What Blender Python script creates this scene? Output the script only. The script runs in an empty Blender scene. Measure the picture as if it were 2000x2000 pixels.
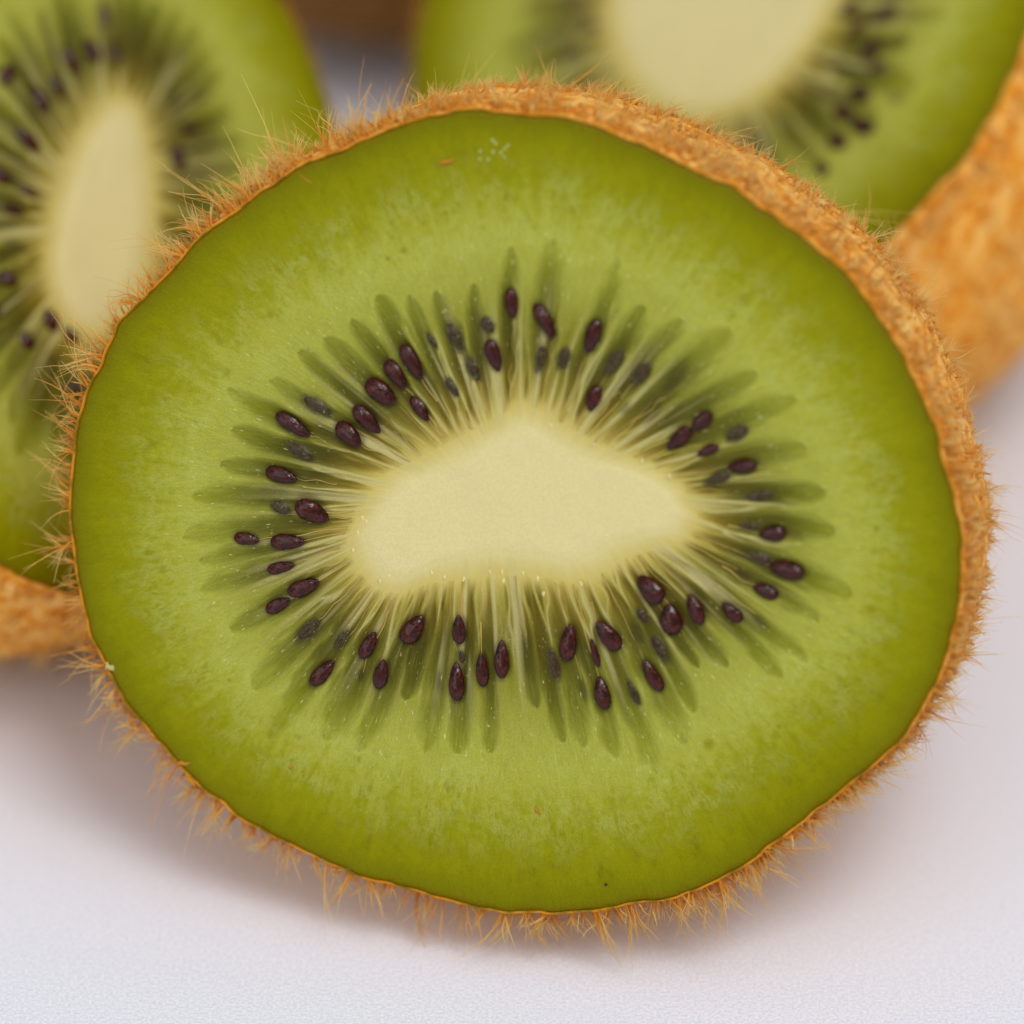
import bpy, math
import numpy as np
from mathutils import Matrix, Vector

# ------------------------------------------------------------------ camera
# all modelling is done in millimetres and scaled to metres when meshes are made
MM = 0.001
PITCH = math.radians(33.0)
DIST = 300.0                      # camera to the centre of the front cut face, mm
PXMM = 34.7                       # photo pixels (2000 px frame) per mm at that distance
FPX = PXMM * DIST
F = np.array([0, math.cos(PITCH), -math.sin(PITCH)])
R = np.array([1.0, 0, 0])
U = np.array([0, math.sin(PITCH), math.cos(PITCH)])
P0 = np.array([0, 0, 26.0])
CAM = P0 - F * DIST

sc = bpy.context.scene
col = sc.collection
cd = bpy.data.cameras.new('camera')
cam = bpy.data.objects.new('camera', cd)
col.objects.link(cam)
cd.sensor_width = 36.0
cd.lens = 36.0 * FPX / 2000.0
cd.clip_start = 0.01
cd.clip_end = 20.0
cam.matrix_world = Matrix(((R[0], U[0], -F[0], CAM[0] * MM), (R[1], U[1], -F[1], CAM[1] * MM),
                           (R[2], U[2], -F[2], CAM[2] * MM), (0, 0, 0, 1)))
cd.dof.use_dof = True
cd.dof.focus_distance = (DIST + 3.2) * MM
cd.dof.aperture_fstop = 16.0
sc.camera = cam

# ------------------------------------------------------------------ light
w = bpy.data.worlds.new('World')
sc.world = w
w.use_nodes = True
w.node_tree.nodes['Background'].inputs[0].default_value = (0.92, 0.96, 1.04, 1)
w.node_tree.nodes['Background'].inputs[1].default_value = 0.42


def area(name, loc, aim, size, power, colour):
    l = bpy.data.lights.new(name, 'AREA')
    l.shape = 'RECTANGLE'
    l.size, l.size_y = size
    l.energy = power
    l.color = colour
    o = bpy.data.objects.new(name, l)
    col.objects.link(o)
    o.location = loc
    o.rotation_euler = (Vector(aim) - Vector(loc)).to_track_quat('-Z', 'Y').to_euler()
    return o


area('softbox_lamp', (0.16, -0.38, 0.80), (0, 0.02, 0.02), (0.9, 0.8), 2.5, (1.0, 0.99, 0.98))
area('key_lamp', (0.20, -0.40, 0.76), (0, 0.02, 0.02), (0.30, 0.28), 3.0, (1.0, 0.985, 0.965))
area('window_light', (-0.65, -0.75, 0.55), (0, 0.02, 0.02), (0.8, 0.7), 2.6, (0.96, 0.98, 1.0))
sc.view_settings.view_transform = 'Standard'
sc.view_settings.look = 'None'
sc.view_settings.exposure = 0.0
sc.view_settings.gamma = 1.0
sc.view_settings.use_curve_mapping = False
sc.cycles.use_denoising = True
sc.cycles.max_bounces = 8

rng = np.random.default_rng(11)


# ------------------------------------------------------------------ helpers
def nrm(a):
    return a / np.linalg.norm(a, axis=-1, keepdims=True)


def lin(c, g=1.0):
    o = []
    for x in c:
        x = x / 255.0
        o.append((x / 12.92 if x <= .04045 else ((x + .055) / 1.055) ** 2.4) * g)
    return (min(o[0], .95), min(o[1], .95), min(o[2], .95), 1.0)


def pxray(px, py):
    d = F * FPX + R * (np.asarray(px, float)[..., None] - 1000) - U * (np.asarray(py, float)[..., None] - 1000)
    return nrm(d)


def project(p):
    d = p - CAM
    z = d @ F
    return np.stack([1000 + FPX * (d @ R) / z, 1000 - FPX * (d @ U) / z], -1)


def smooth(a, b, x):
    t = np.clip((x - a) / (b - a), 0, 1)
    return t * t * (3 - 2 * t)


def vnoise(x, y, seed=0, period=None):
    xi = np.floor(x).astype(np.int64)
    yi = np.floor(y).astype(np.int64)
    fx, fy = x - xi, y - yi
    fx = fx * fx * (3 - 2 * fx)
    fy = fy * fy * (3 - 2 * fy)

    def h(a, b):
        if period:
            a = a % period
        n = (a * 374761393 + b * 668265263 + seed * 974634777) & 0x7fffffff
        n = ((n ^ (n >> 13)) * 1274126177) & 0x7fffffff
        n = n ^ (n >> 16)
        return (n & 0xffff) / 65535.0
    a = h(xi, yi) * (1 - fx) + h(xi + 1, yi) * fx
    b = h(xi, yi + 1) * (1 - fx) + h(xi + 1, yi + 1) * fx
    return a * (1 - fy) + b * fy


def mk(name, verts, quads=None, tris=None, mat=None, attrs=None, uv=None, flat=False):
    """mesh from numpy arrays (verts already in metres, object space)"""
    me = bpy.data.meshes.new(name)
    verts = np.asarray(verts, np.float32)
    me.vertices.add(len(verts))
    me.vertices.foreach_set('co', verts.ravel())
    nq = 0 if quads is None else len(quads)
    nt = 0 if tris is None else len(tris)
    idx = np.concatenate([np.asarray(quads, np.int32).ravel() if nq else np.zeros(0, np.int32),
                          np.asarray(tris, np.int32).ravel() if nt else np.zeros(0, np.int32)])
    me.loops.add(len(idx))
    me.loops.foreach_set('vertex_index', idx)
    me.polygons.add(nq + nt)
    st = np.concatenate([np.arange(nq) * 4, nq * 4 + np.arange(nt) * 3]).astype(np.int32)
    me.polygons.foreach_set('loop_start', st)
    me.polygons.foreach_set('use_smooth', np.full(nq + nt, not flat))
    for k, v in (attrs or {}).items():
        a = me.attributes.new(k, 'FLOAT', 'POINT')
        a.data.foreach_set('value', np.asarray(v, np.float32).ravel())
    if uv is not None:
        for k, v in uv.items():
            a = me.attributes.new(k, 'FLOAT_VECTOR', 'POINT')
            a.data.foreach_set('vector', np.asarray(v, np.float32).ravel())
    me.update(calc_edges=True)
    me.validate()
    if mat:
        me.materials.append(mat)
    return me


def obj(name, data, parent=None, loc=None):
    o = bpy.data.objects.new(name, data)
    col.objects.link(o)
    if parent is not None:
        o.parent = parent
    if loc is not None:
        o.location = loc
    return o


def gridquads(nu, nv, off=0):
    """rings of nu points (closed), nv rings"""
    i = np.arange(nu)
    j = np.arange(nv - 1)
    I, J = np.meshgrid(i, j)
    a = J * nu + I
    b = J * nu + (I + 1) % nu
    return np.stack([a, b, b + nu, a + nu], -1).reshape(-1, 4) + off


# ------------------------------------------------------------------ materials
class NT:
    def __init__(s, name):
        s.m = bpy.data.materials.new(name)
        s.m.use_nodes = True
        s.t = s.m.node_tree
        s.p = s.t.nodes['Principled BSDF']

    def n(s, kind, **kw):
        n = s.t.nodes.new(kind)
        for k, v in kw.items():
            setattr(n, k, v)
        return n

    def set(s, sock, v):
        if hasattr(v, 'is_linked'):
            s.t.links.new(v, sock)
        else:
            sock.default_value = v

    def math(s, op, a, b=0.0, clamp=False):
        n = s.n('ShaderNodeMath', operation=op, use_clamp=clamp)
        s.set(n.inputs[0], a)
        s.set(n.inputs[1], b)
        return n.outputs[0]

    def attr(s, name, vec=False):
        n = s.n('ShaderNodeAttribute', attribute_name=name)
        return n.outputs['Vector'] if vec else n.outputs['Fac']

    def ramp(s, fac, stops, interp='LINEAR'):
        n = s.n('ShaderNodeValToRGB')
        n.color_ramp.interpolation = interp
        e = n.color_ramp.elements
        while len(e) < len(stops):
            e.new(0.5)
        for el, (p, c) in zip(e, stops):
            el.position = p
            el.color = c
        s.set(n.inputs[0], fac)
        return n.outputs[0]

    def mix(s, fac, a, b, mode='MIX'):
        n = s.n('ShaderNodeMix', data_type='RGBA', blend_type=mode)
        s.set(n.inputs[0], fac)
        s.set(n.inputs[6], a)
        s.set(n.inputs[7], b)
        return n.outputs[2]

    def noise(s, vec, scale, detail=3.0, rough=0.5, dist=0.0):
        n = s.n('ShaderNodeTexNoise')
        s.set(n.inputs['Vector'], vec)
        n.inputs['Scale'].default_value = scale
        n.inputs['Detail'].default_value = detail
        n.inputs['Roughness'].default_value = rough
        n.inputs['Distortion'].default_value = dist
        return n.outputs['Fac']

    def maprange(s, v, a, b, c=0.0, d=1.0):
        n = s.n('ShaderNodeMapRange', interpolation_type='SMOOTHSTEP')
        s.set(n.inputs[0], v)
        for i, x in enumerate((a, b, c, d)):
            n.inputs[1 + i].default_value = x
        return n.outputs[0]

    def scalev(s, vec, xyz):
        n = s.n('ShaderNodeVectorMath', operation='MULTIPLY')
        s.set(n.inputs[0], vec)
        n.inputs[1].default_value = xyz
        return n.outputs[0]

    def bump(s, h, strength, dist, normal=None):
        n = s.n('ShaderNodeBump')
        s.set(n.inputs['Height'], h)
        n.inputs['Strength'].default_value = strength
        n.inputs['Distance'].default_value = dist
        if normal is not None:
            s.set(n.inputs['Normal'], normal)
        return n.outputs[0]


G = 1.02     # photo colour -> surface colour (the cut faces get a bit less light than the paper)


def flesh_material(name, sss=True):
    """colour from where a point lies between core and skin (v), the locule and seed-stain masks, and noise"""
    a = NT(name)
    v = a.attr('v')
    loc = a.attr('loc')
    stain = a.attr('stain')
    ray = a.attr('ray')
    pos = a.attr('mmpos', True)           # face-plane millimetres
    pol = a.attr('polar', True)           # (arc position, distance along ray) millimetres
    n1 = a.noise(a.scalev(pol, (1.1, .28, 1)), 1.0, 5.0, .62, .6)
    n2 = a.noise(pos, .55, 4.0, .6)
    n3 = a.noise(a.scalev(pol, (4.5, 1.4, 1)), 1.0, 4.0, .6, .8)
    n4 = a.noise(pos, 9.0, 3.0, .6)
    # wispy border of the pale middle flesh
    n7 = a.noise(pos, 2.0, 5.0, .68)
    wob = a.math('ADD', a.math('ADD', a.math('MULTIPLY', a.math('SUBTRACT', n1, .5), .28), a.math('MULTIPLY', a.math('SUBTRACT', n7, .5), .26)),
                 a.math('ADD', a.math('MULTIPLY', a.math('SUBTRACT', n2, .5), .22),
                        a.math('MULTIPLY', a.math('SUBTRACT', n3, .5), .20)))
    amp = a.math('MULTIPLY', a.maprange(v, .35, .62), a.maprange(v, .98, .84))
    vv = a.math('ADD', v, a.math('MULTIPLY', wob, amp))
    base = a.ramp(vv, [(0.0, lin((190, 172, 88), G)), (.07, lin((156, 143, 62), G)), (.17, lin((118, 113, 36), G)), (.30, lin((132, 131, 42), G)),
                       (.46, lin((157, 158, 64), G)), (.60, lin((163, 164, 62), G)), (.69, lin((151, 152, 36), G)),
                       (.78, lin((138, 138, 8), G)), (.90, lin((131, 130, 0), G)), (.97, lin((116, 114, 0), G)),
                       (1.0, lin((112, 92, 0), G))])
    lcol = a.ramp(v, [(0.0, lin((168, 146, 60), G)), (.08, lin((116, 98, 14), G)), (.2, lin((70, 63, 8), G)),
                      (.34, lin((74, 71, 2), G)), (.44, lin((100, 101, 0), G)), (.54, lin((124, 126, 0), G)), (.62, lin((130, 131, 0), G)),
                      (.8, lin((118, 121, 0), G))])
    n6 = a.noise(a.scalev(pol, (3.2, .55, 1)), 1.0, 4.0, .65, .5)
    lm = a.math('MULTIPLY', loc, a.maprange(a.math('ADD', n6, a.math('MULTIPLY', loc, .35)), .40, .85, .40, 1.0))
    c = a.mix(lm, base, lcol)
    # fine radial fibres
    fib = a.math('MULTIPLY', a.maprange(ray, .55, .95), a.maprange(v, .50, .14))
    c = a.mix(a.math('MULTIPLY', fib, .75), c, lin((188, 178, 120), G))
    darkr = a.math('MULTIPLY', a.maprange(ray, .42, .10), a.math('MULTIPLY', a.maprange(v, .42, .12), a.maprange(v, .0, .035)))
    c = a.mix(a.math('MULTIPLY', darkr, .88), c, lin((94, 82, 12), G))
    # lacy pale wisps in the outer flesh
    n5 = a.noise(a.scalev(pol, (1.7, .8, 1)), 1.0, 6.0, .72, .5)
    rid = a.math('SUBTRACT', 1.0, a.math('ABSOLUTE', a.math('MULTIPLY', a.math('SUBTRACT', n5, .5), 9.0)), True)
    lace = a.math('MULTIPLY', rid, a.math('MULTIPLY', a.maprange(v, .46, .60), a.maprange(v, .90, .74)))
    lace = a.math('MULTIPLY', lace, a.maprange(n2, .40, .62))
    c = a.mix(a.math('MULTIPLY', lace, .38), c, lin((178, 184, 104), G))
    # seeds showing through the gel
    c = a.mix(stain, c, lin((38, 20, 14), G))
    # cell grain, pale crystals
    n3c = a.math('MULTIPLY', a.math('SUBTRACT', n3, .5), a.maprange(v, -.08, .06))
    gr = a.math('ADD', a.math('MULTIPLY', a.math('SUBTRACT', n4, .5), .55), a.math('MULTIPLY', n3c, .34))
    gr = a.math('MULTIPLY', gr, a.maprange(v, -.1, .2, .25, 1.0))
    gn = a.n('ShaderNodeHueSaturation')
    gn.inputs['Saturation'].default_value = 1.0
    a.set(gn.inputs['Value'], a.math('ADD', 1.0, gr))
    a.set(gn.inputs['Color'], c)
    c = gn.outputs[0]
    sp = a.noise(a.scalev(pol, (5.5, 2.0, 1)), 1.0, 1.0, .5)
    spm = a.math('MULTIPLY', a.maprange(sp, .70, .77), a.math('MULTIPLY', a.maprange(v, .1, .2), a.maprange(v, .75, .55)))
    c = a.mix(a.math('MULTIPLY', spm, .6), c, lin((206, 210, 160), G))
    # core, v < 0
    cn = a.noise(pos, 7.0, 3.0, .6)
    core = a.mix(a.maprange(cn, .3, .7), lin((205, 191, 133), G), lin((211, 199, 144), G))
    core = a.mix(a.maprange(v, -.11, .01), core, lin((194, 178, 104), G))
    edge = a.math('ADD', v, a.math('MULTIPLY', a.math('SUBTRACT', ray, .5), .07))
    c = a.mix(a.maprange(edge, .045, -.055), c, core)
    a.set(a.p.inputs['Base Color'], c)
    bm = a.math('ADD', a.math('MULTIPLY', n4, .4), a.math('ADD', n3c, a.math('MULTIPLY', ray, .35)))
    a.set(a.p.inputs['Normal'], a.bump(bm, .35, .00012))
    a.set(a.p.inputs['Roughness'], a.maprange(loc, 0, 1, .42, .24))
    a.set(a.p.inputs['Specular IOR Level'], a.maprange(loc, .1, .8, .06, .11))
    if sss:
        a.set(a.p.inputs['Subsurface Weight'], a.maprange(v, -.04, .10, 0.0, .6))
        a.p.inputs['Subsurface Radius'].default_value = (1.0, .9, .25)
        a.p.inputs['Subsurface Scale'].default_value = .0004
    return a.m


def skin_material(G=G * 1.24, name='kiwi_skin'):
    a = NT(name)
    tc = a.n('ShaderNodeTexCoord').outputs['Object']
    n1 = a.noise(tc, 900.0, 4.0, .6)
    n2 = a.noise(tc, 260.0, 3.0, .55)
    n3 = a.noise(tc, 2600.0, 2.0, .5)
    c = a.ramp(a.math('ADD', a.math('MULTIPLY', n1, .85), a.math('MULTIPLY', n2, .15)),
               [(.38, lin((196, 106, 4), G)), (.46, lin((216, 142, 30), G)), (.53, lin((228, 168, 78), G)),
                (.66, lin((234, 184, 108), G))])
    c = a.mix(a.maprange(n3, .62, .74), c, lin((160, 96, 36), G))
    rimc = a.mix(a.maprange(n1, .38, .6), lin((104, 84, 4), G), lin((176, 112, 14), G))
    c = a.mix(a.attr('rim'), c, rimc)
    a.set(a.p.inputs['Base Color'], c)
    a.p.inputs['Roughness'].default_value = .75
    a.p.inputs['Specular IOR Level'].default_value = .2
    a.set(a.p.inputs['Normal'], a.bump(a.math('ADD', n1, a.math('MULTIPLY', n3, .4)), .45, .0002))
    return a.m


def hair_material(G=G * 1.15):
    a = NT('kiwi_fuzz')
    t = a.attr('t')
    s = a.attr('shade')
    c0 = a.mix(s, lin((212, 128, 14), G), lin((228, 162, 48), G))
    c1 = a.mix(s, lin((230, 174, 76), G), lin((246, 214, 134), G))
    a.set(a.p.inputs['Base Color'], a.mix(a.maprange(t, .1, .8), c0, c1))
    a.p.inputs['Roughness'].default_value = .5
    a.p.inputs['Specular IOR Level'].default_value = .35
    a.p.inputs['Transmission Weight'].default_value = 0.0
    # thin fibres let part of the light through
    tr = a.n('ShaderNodeBsdfTranslucent')
    a.set(tr.inputs[0], a.mix(s, lin((214, 140, 40), G), lin((236, 196, 120), G)))
    mx = a.n('ShaderNodeMixShader')
    mx.inputs[0].default_value = .3
    a.t.links.new(a.p.outputs[0], mx.inputs[1])
    a.t.links.new(tr.outputs[0], mx.inputs[2])
    a.t.links.new(mx.outputs[0], a.t.nodes['Material Output'].inputs[0])
    return a.m


def seed_material():
    a = NT('seed_coat')
    tc = a.n('ShaderNodeTexCoord').outputs['Object']
    oi = a.n('ShaderNodeObjectInfo').outputs['Random']
    nz = a.noise(tc, 3.2, 3.0, .6)
    vo = a.n('ShaderNodeTexVoronoi')
    a.set(vo.inputs['Vector'], a.scalev(tc, (1.0, 1.8, 1.8)))
    vo.inputs['Scale'].default_value = 6.5
    c = a.mix(a.maprange(nz, .35, .7), (.012, .002, .0015, 1), (.095, .012, .005, 1))
    c = a.mix(a.math('MULTIPLY', oi, .4), c, (.030, .005, .004, 1))
    a.set(a.p.inputs['Base Color'], c)
    a.p.inputs['Roughness'].default_value = .3
    a.p.inputs['Specular IOR Level'].default_value = .0
    a.p.inputs['Coat Weight'].default_value = .6
    a.p.inputs['Coat IOR'].default_value = 1.5
    a.p.inputs['Coat Roughness'].default_value = .06
    n2 = a.noise(tc, 1.6, 2.0, .5)
    a.set(a.p.inputs['Coat Normal'], a.bump(n2, .5, .00022))
    a.set(a.p.inputs['Normal'], a.bump(a.math('ADD', vo.outputs['Distance'], a.math('MULTIPLY', nz, .5)), .40, .00008))
    return a.m


def simple(name, c, rough=.5, spec=.3):
    a = NT(name)
    tc = a.n('ShaderNodeTexCoord').outputs['Object']
    nz = a.noise(tc, 900.0, 3.0)
    k = a.mix(nz, tuple(x * .75 for x in c[:3]) + (1,), tuple(min(1, x * 1.2) for x in c[:3]) + (1,))
    a.set(a.p.inputs['Base Color'], k)
    a.p.inputs['Roughness'].default_value = rough
    a.p.inputs['Specular IOR Level'].default_value = spec
    return a.m


def paper_material():
    a = NT('white_paper')
    tc = a.n('ShaderNodeTexCoord').outputs['Object']
    n1 = a.noise(tc, 5200.0, 2.0, .6)
    n2 = a.noise(tc, 45.0, 3.0, .5)
    c = a.mix(a.maprange(n1, .3, .7), (.685, .70, .77, 1), (.825, .84, .91, 1))
    c = a.mix(a.math('MULTIPLY', n2, .12), c, (.70, .71, .79, 1))
    a.set(a.p.inputs['Base Color'], c)
    a.p.inputs['Roughness'].default_value = .7
    a.p.inputs['Specular IOR Level'].default_value = .15
    a.set(a.p.inputs['Normal'], a.bump(n1, .35, .0002))
    return a.m


M_FLESH = flesh_material('kiwi_flesh', True)
M_CORE = flesh_material('kiwi_core', False)
M_SKIN = skin_material()
M_HAIR = hair_material()
M_SEED = seed_material()


def gel_material():
    a = NT('gel')
    tc = a.n('ShaderNodeTexCoord').outputs['Object']
    nz = a.noise(tc, 2600.0, 4.0, .65)
    n2 = a.noise(tc, 7000.0, 2.0, .5)
    a.set(a.p.inputs['Base Color'], a.mix(a.maprange(n2, .60, .72), lin((72, 64, 20), G), lin((150, 148, 96), G)))
    a.p.inputs['Roughness'].default_value = .22
    a.p.inputs['Specular IOR Level'].default_value = .4
    a.set(a.p.inputs['Normal'], a.bump(nz, .6, .0001))
    tr = a.n('ShaderNodeBsdfTransparent')
    mx = a.n('ShaderNodeMixShader')
    a.set(mx.inputs[0], a.math('MULTIPLY', a.maprange(a.attr('r'), 1.0, .45), a.maprange(nz, .3, .7, .22, .72)))
    a.t.links.new(tr.outputs[0], mx.inputs[1])
    a.t.links.new(a.p.outputs[0], mx.inputs[2])
    a.t.links.new(mx.outputs[0], a.t.nodes['Material Output'].inputs[0])
    return a.m


M_GEL = gel_material()
M_THREAD = simple('seed_thread', lin((176, 150, 70), G), .35)
M_BIT = simple('fuzz_bit', lin((176, 118, 20), G), .6)
M_PALE = simple('pale_fibre', lin((184, 170, 100), G), .4)
M_BEAD = simple('juice_bead', lin((172, 178, 96), G), .15, .5)
M_FIBRE = simple('fibre_end', lin((216, 198, 130), G), .3, .4)
M_DARK = simple('dark_grit', (.03, .025, .02, 1), .8)


# ------------------------------------------------------------------ shared seed shape (unit length along x, pointed at +x)
def seed_mesh(k):
    nu, nv = 14, 11
    g = np.random.default_rng(100 + k)
    V = []
    t = np.linspace(0, math.pi, nv)
    for i, tt in enumerate(t):
        x = -math.cos(tt)
        r = math.sin(tt) ** .92 * (1 - .20 * x - .10 * x * x) if 0 < i < nv - 1 else 0.001
        if x > .5:
            r *= 1 - .25 * (x - .5)
        x = x * (1.0 if x < 0 else 1.08)
        for j in range(nu):
            an = 2 * math.pi * j / nu
            q = r * (1 + .04 * g.standard_normal())
            V.append((x, q * math.cos(an), q * math.sin(an)))
    return mk('seed', np.array(V), gridquads(nu, nv), mat=M_SEED)


SEEDS = [seed_mesh(k) for k in range(4)]


# ------------------------------------------------------------------ kiwi half
class Face:
    """cut face of a half: plane through c with normal n; local 2-D coordinates in mm"""

    def __init__(s, c, n, roll=0.0):
        s.c = np.array(c, float)
        s.n = nrm(np.array(n, float))
        ex = nrm(R - (R @ s.n) * s.n)
        ey = np.cross(s.n, ex)
        s.ex = ex * math.cos(roll) + ey * math.sin(roll)
        s.ey = np.cross(s.n, s.ex)

    def from_px(s, px, py):
        d = pxray(px, py)
        t = ((s.c - CAM) @ s.n) / (d @ s.n)
        p = CAM + d * t[..., None] - s.c
        return np.stack([p @ s.ex, p @ s.ey], -1)

    def world(s, xy, h=0.0):
        return s.c + xy[..., :1] * s.ex + xy[..., 1:2] * s.ey + np.asarray(h)[..., None] * s.n


def smooth_closed(pts, n, k=2):
    """resample a closed polygon evenly by arc length, lightly smoothed"""
    p = np.vstack([pts, pts[:1]])
    d = np.r_[0, np.cumsum(np.linalg.norm(np.diff(p, axis=0), axis=1))]
    t = np.linspace(0, d[-1], n, endpoint=False)
    q = np.stack([np.interp(t, d, p[:, i]) for i in range(2)], -1)
    m = max(1, int(n * .004 * k))
    ker = np.hanning(2 * m + 3)
    ker /= ker.sum()
    L = len(ker) // 2
    out = np.zeros_like(q)
    for i, kk in enumerate(ker):
        out += kk * np.roll(q, L - i, axis=0)
    return out


def body_profile(tau, bulge):
    return np.clip(1 - tau ** 2.5, 0, 1) ** .46 * (1 + bulge * tau * (1 - tau) ** 1.3)


def body_points(face, out, cc, L, taus, bulge):
    rings = []
    for t in taus:
        s_ = body_profile(np.array(t), bulge)
        xy = cc + (out - cc) * s_
        rings.append(face.world(xy, np.full(len(xy), -L * t)))
    return np.array(rings)


def build_half(face, out, core, cc, L, bulge, locules, seeds, label, group, nu, nvc, nvf, hair, detail, seed0, thin_threads):
    """out, core: closed outlines (mm, face plane); locules: (tip_xy, halfwidth); seeds: (outer_xy, inner_xy, width, kind)"""
    g = np.random.default_rng(seed0)
    # --- rays from core to rim
    out = smooth_closed(out, nu, 1)
    if np.cross(out[1] - out[0], out[5] - out[0]) < 0 and np.sum(out[:, 0] * np.roll(out[:, 1], -1) - out[:, 1] * np.roll(out[:, 0], -1)) < 0:
        out = out[::-1]
    elif np.sum(out[:, 0] * np.roll(out[:, 1], -1) - out[:, 1] * np.roll(out[:, 0], -1)) < 0:
        out = out[::-1]
    jag = (vnoise(np.arange(nu) / nu * 60, np.zeros(nu), seed0 + 6, 60) - .5) * .28 + (vnoise(np.arange(nu) / nu * 170, np.zeros(nu), seed0 + 16, 170) - .5) * .16
    out = out + nrm(out - cc) * jag[:, None]
    cpoly = smooth_closed(core, 240, 2)
    d = out - cc
    ax = core_axis(cpoly)
    # medial points: pulled along the core's long axis
    along = d @ ax
    perp_ax = np.array([-ax[1], ax[0]])
    across = d @ perp_ax
    half = np.max(np.abs((cpoly - cc) @ ax))
    A = half * .80
    k = np.where(across * np.sign(perp_ax[1] if abs(perp_ax[1]) > .5 else 1) > 0, .17, .42)
    sm = smooth(-6, 6, across * (1 if perp_ax[1] >= 0 else -1))
    k = .42 * (1 - sm) + .17 * sm
    M = cc + (A * np.tanh(k * along / A))[:, None] * ax + (.10 * across)[:, None] * perp_ax
    # core boundary along each ray
    a0 = cpoly
    a1 = np.roll(cpoly, -1, axis=0)
    e = a1 - a0
    dr = out - M
    den = dr[:, None, 0] * e[None, :, 1] - dr[:, None, 1] * e[None, :, 0]
    w0 = a0[None] - M[:, None]
    t = (w0[..., 0] * e[None, :, 1] - w0[..., 1] * e[None, :, 0]) / den
    s_ = (w0[..., 0] * dr[:, None, 1] - w0[..., 1] * dr[:, None, 0]) / den
    t = np.where((s_ >= 0) & (s_ <= 1) & (t > 0) & (t < 1), t, 0)
    tc = t.max(1)
    ker = np.ones(max(3, nu // 150)) / max(3, nu // 150)
    tc = np.convolve(np.r_[tc[-40:], tc, tc[:40]], ker, 'same')[40:-40]
    C = M + dr * tc[:, None]
    # --- grid
    r1 = np.linspace(0, 1, max(4, nvc // 3), endpoint=False)
    r1[0] = .0003
    r2 = np.linspace(0, 1, nvc, endpoint=False)
    r3 = np.linspace(0, 1, nvf)
    ctr = M.mean(0)
    G1 = ctr + (M - ctr)[None] * r1[:, None, None]
    G2 = M[None] + (C - M)[None] * r2[:, None, None]
    G3 = C[None] + (out - C)[None] * r3[:, None, None]
    P = np.concatenate([G1, G2, G3])
    vv = np.concatenate([np.repeat((r1 - 2)[:, None], nu, 1), np.repeat((r2 - 1)[:, None], nu, 1), np.repeat(r3[:, None], nu, 1)])
    # v inside the core in the same units as outside
    Lc = np.linalg.norm(C - M, axis=1)
    Lf = np.linalg.norm(out - C, axis=1)
    vcore = (vv * (Lc / Lf)[None])
    v = np.where(vv < 0, np.maximum(vcore, -1), vv)
    u = np.repeat((np.arange(nu) / nu)[None], len(P), 0)
    perim = np.linalg.norm(np.diff(np.vstack([out, out[:1]]), axis=0), axis=1).sum()
    dPdu = np.linalg.norm(np.roll(P, -1, 1) - np.roll(P, 1, 1), axis=-1) * nu / 2
    f0 = len(r1) + len(r2)
    # --- locules
    loc = np.zeros_like(v)
    wall = np.zeros_like(v)
    Pf = P[f0:]
    vf = v[f0:]
    hw_noise = vnoise(u[f0:] * 260, vf * 16, seed0, 260)
    placed = []
    for tip, hw in locules:
        dd = ((Pf - tip) ** 2).sum(-1)
        j, i = np.unravel_index(np.argmin(dd), dd.shape)
        vt = max(vf[j, i], .12)
        placed.append((i, vt))
        du = (np.arange(nu) - i + nu // 2) % nu - nu // 2
        sel = np.where(np.abs(du) < nu * .03)[0]
        curve = .0
        s1 = np.clip(vf[:, sel] / vt, 0, 2)
        bend = g.normal(0, .28) * (s1 - .5) + .5 * hw * (vnoise(s1 * 3 + i, s1 * 0 + i, seed0) - .5)
        dist = np.abs(du[sel][None] / nu * dPdu[f0:, sel] + bend + (hw_noise[:, sel] - .5) * .25)
        hw = hw * g.uniform(.8, 1.25)
        wd = hw * 1.12 * (.34 + .66 * smooth(.05, .55, s1)) * np.clip(1 - np.clip((s1 - .76) / .27, 0, 1) ** 2.4, 0, 1) ** .55
        wd = wd * (.8 + .4 * hw_noise[:, sel])
        m = smooth(1.65, .30, dist / np.maximum(wd, 1e-3)) * (wd > 1e-2) * g.uniform(.72, 1.0)
        m *= .82 + .18 * smooth(1.0, .6, s1)
        loc[f0:, sel] = np.maximum(loc[f0:, sel], m)
        wl = np.exp(-((dist / np.maximum(wd, .05) - 1.45) / .32) ** 2) * smooth(.95, .6, s1) * g.uniform(.3, 1.0)
        wall[f0:, sel] = np.maximum(wall[f0:, sel], wl)
    # small green vascular dots outside the locules
    for _ in range(64):
        i, j = g.integers(0, nu), int(g.uniform(.62, .78) * (nvf - 1))
        dd = np.hypot(*(Pf[:, (i + np.arange(-40, 41)) % nu] - Pf[j, i]).transpose(2, 0, 1))
        m = smooth(1.3, .3, dd / g.uniform(.16, .42)) * g.uniform(.3, .75)
        cs = (i + np.arange(-40, 41)) % nu
        loc[f0:, cs] = np.maximum(loc[f0:, cs], m)
    # --- fibres around the core
    ray = .66 * vnoise(u * 200, v * 2.0 + 3, seed0 + 1, 200) + .34 * vnoise(u * 380, v * 3.0 + 9, seed0 + 2, 380)
    ray = np.clip((ray - .5) * 1.5 + .5, 0, 1)
    ray = .5 + (ray - .5) * smooth(-.16, -.03, v)
    ray = np.maximum(ray, (.5 + .5 * wall) * (wall > .05) * (1 - .8 * loc))
    # --- seeds seen through the gel, and seeds at the surface
    stain = np.zeros_like(v)
    X, Y = P[..., 0], P[..., 1]
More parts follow.
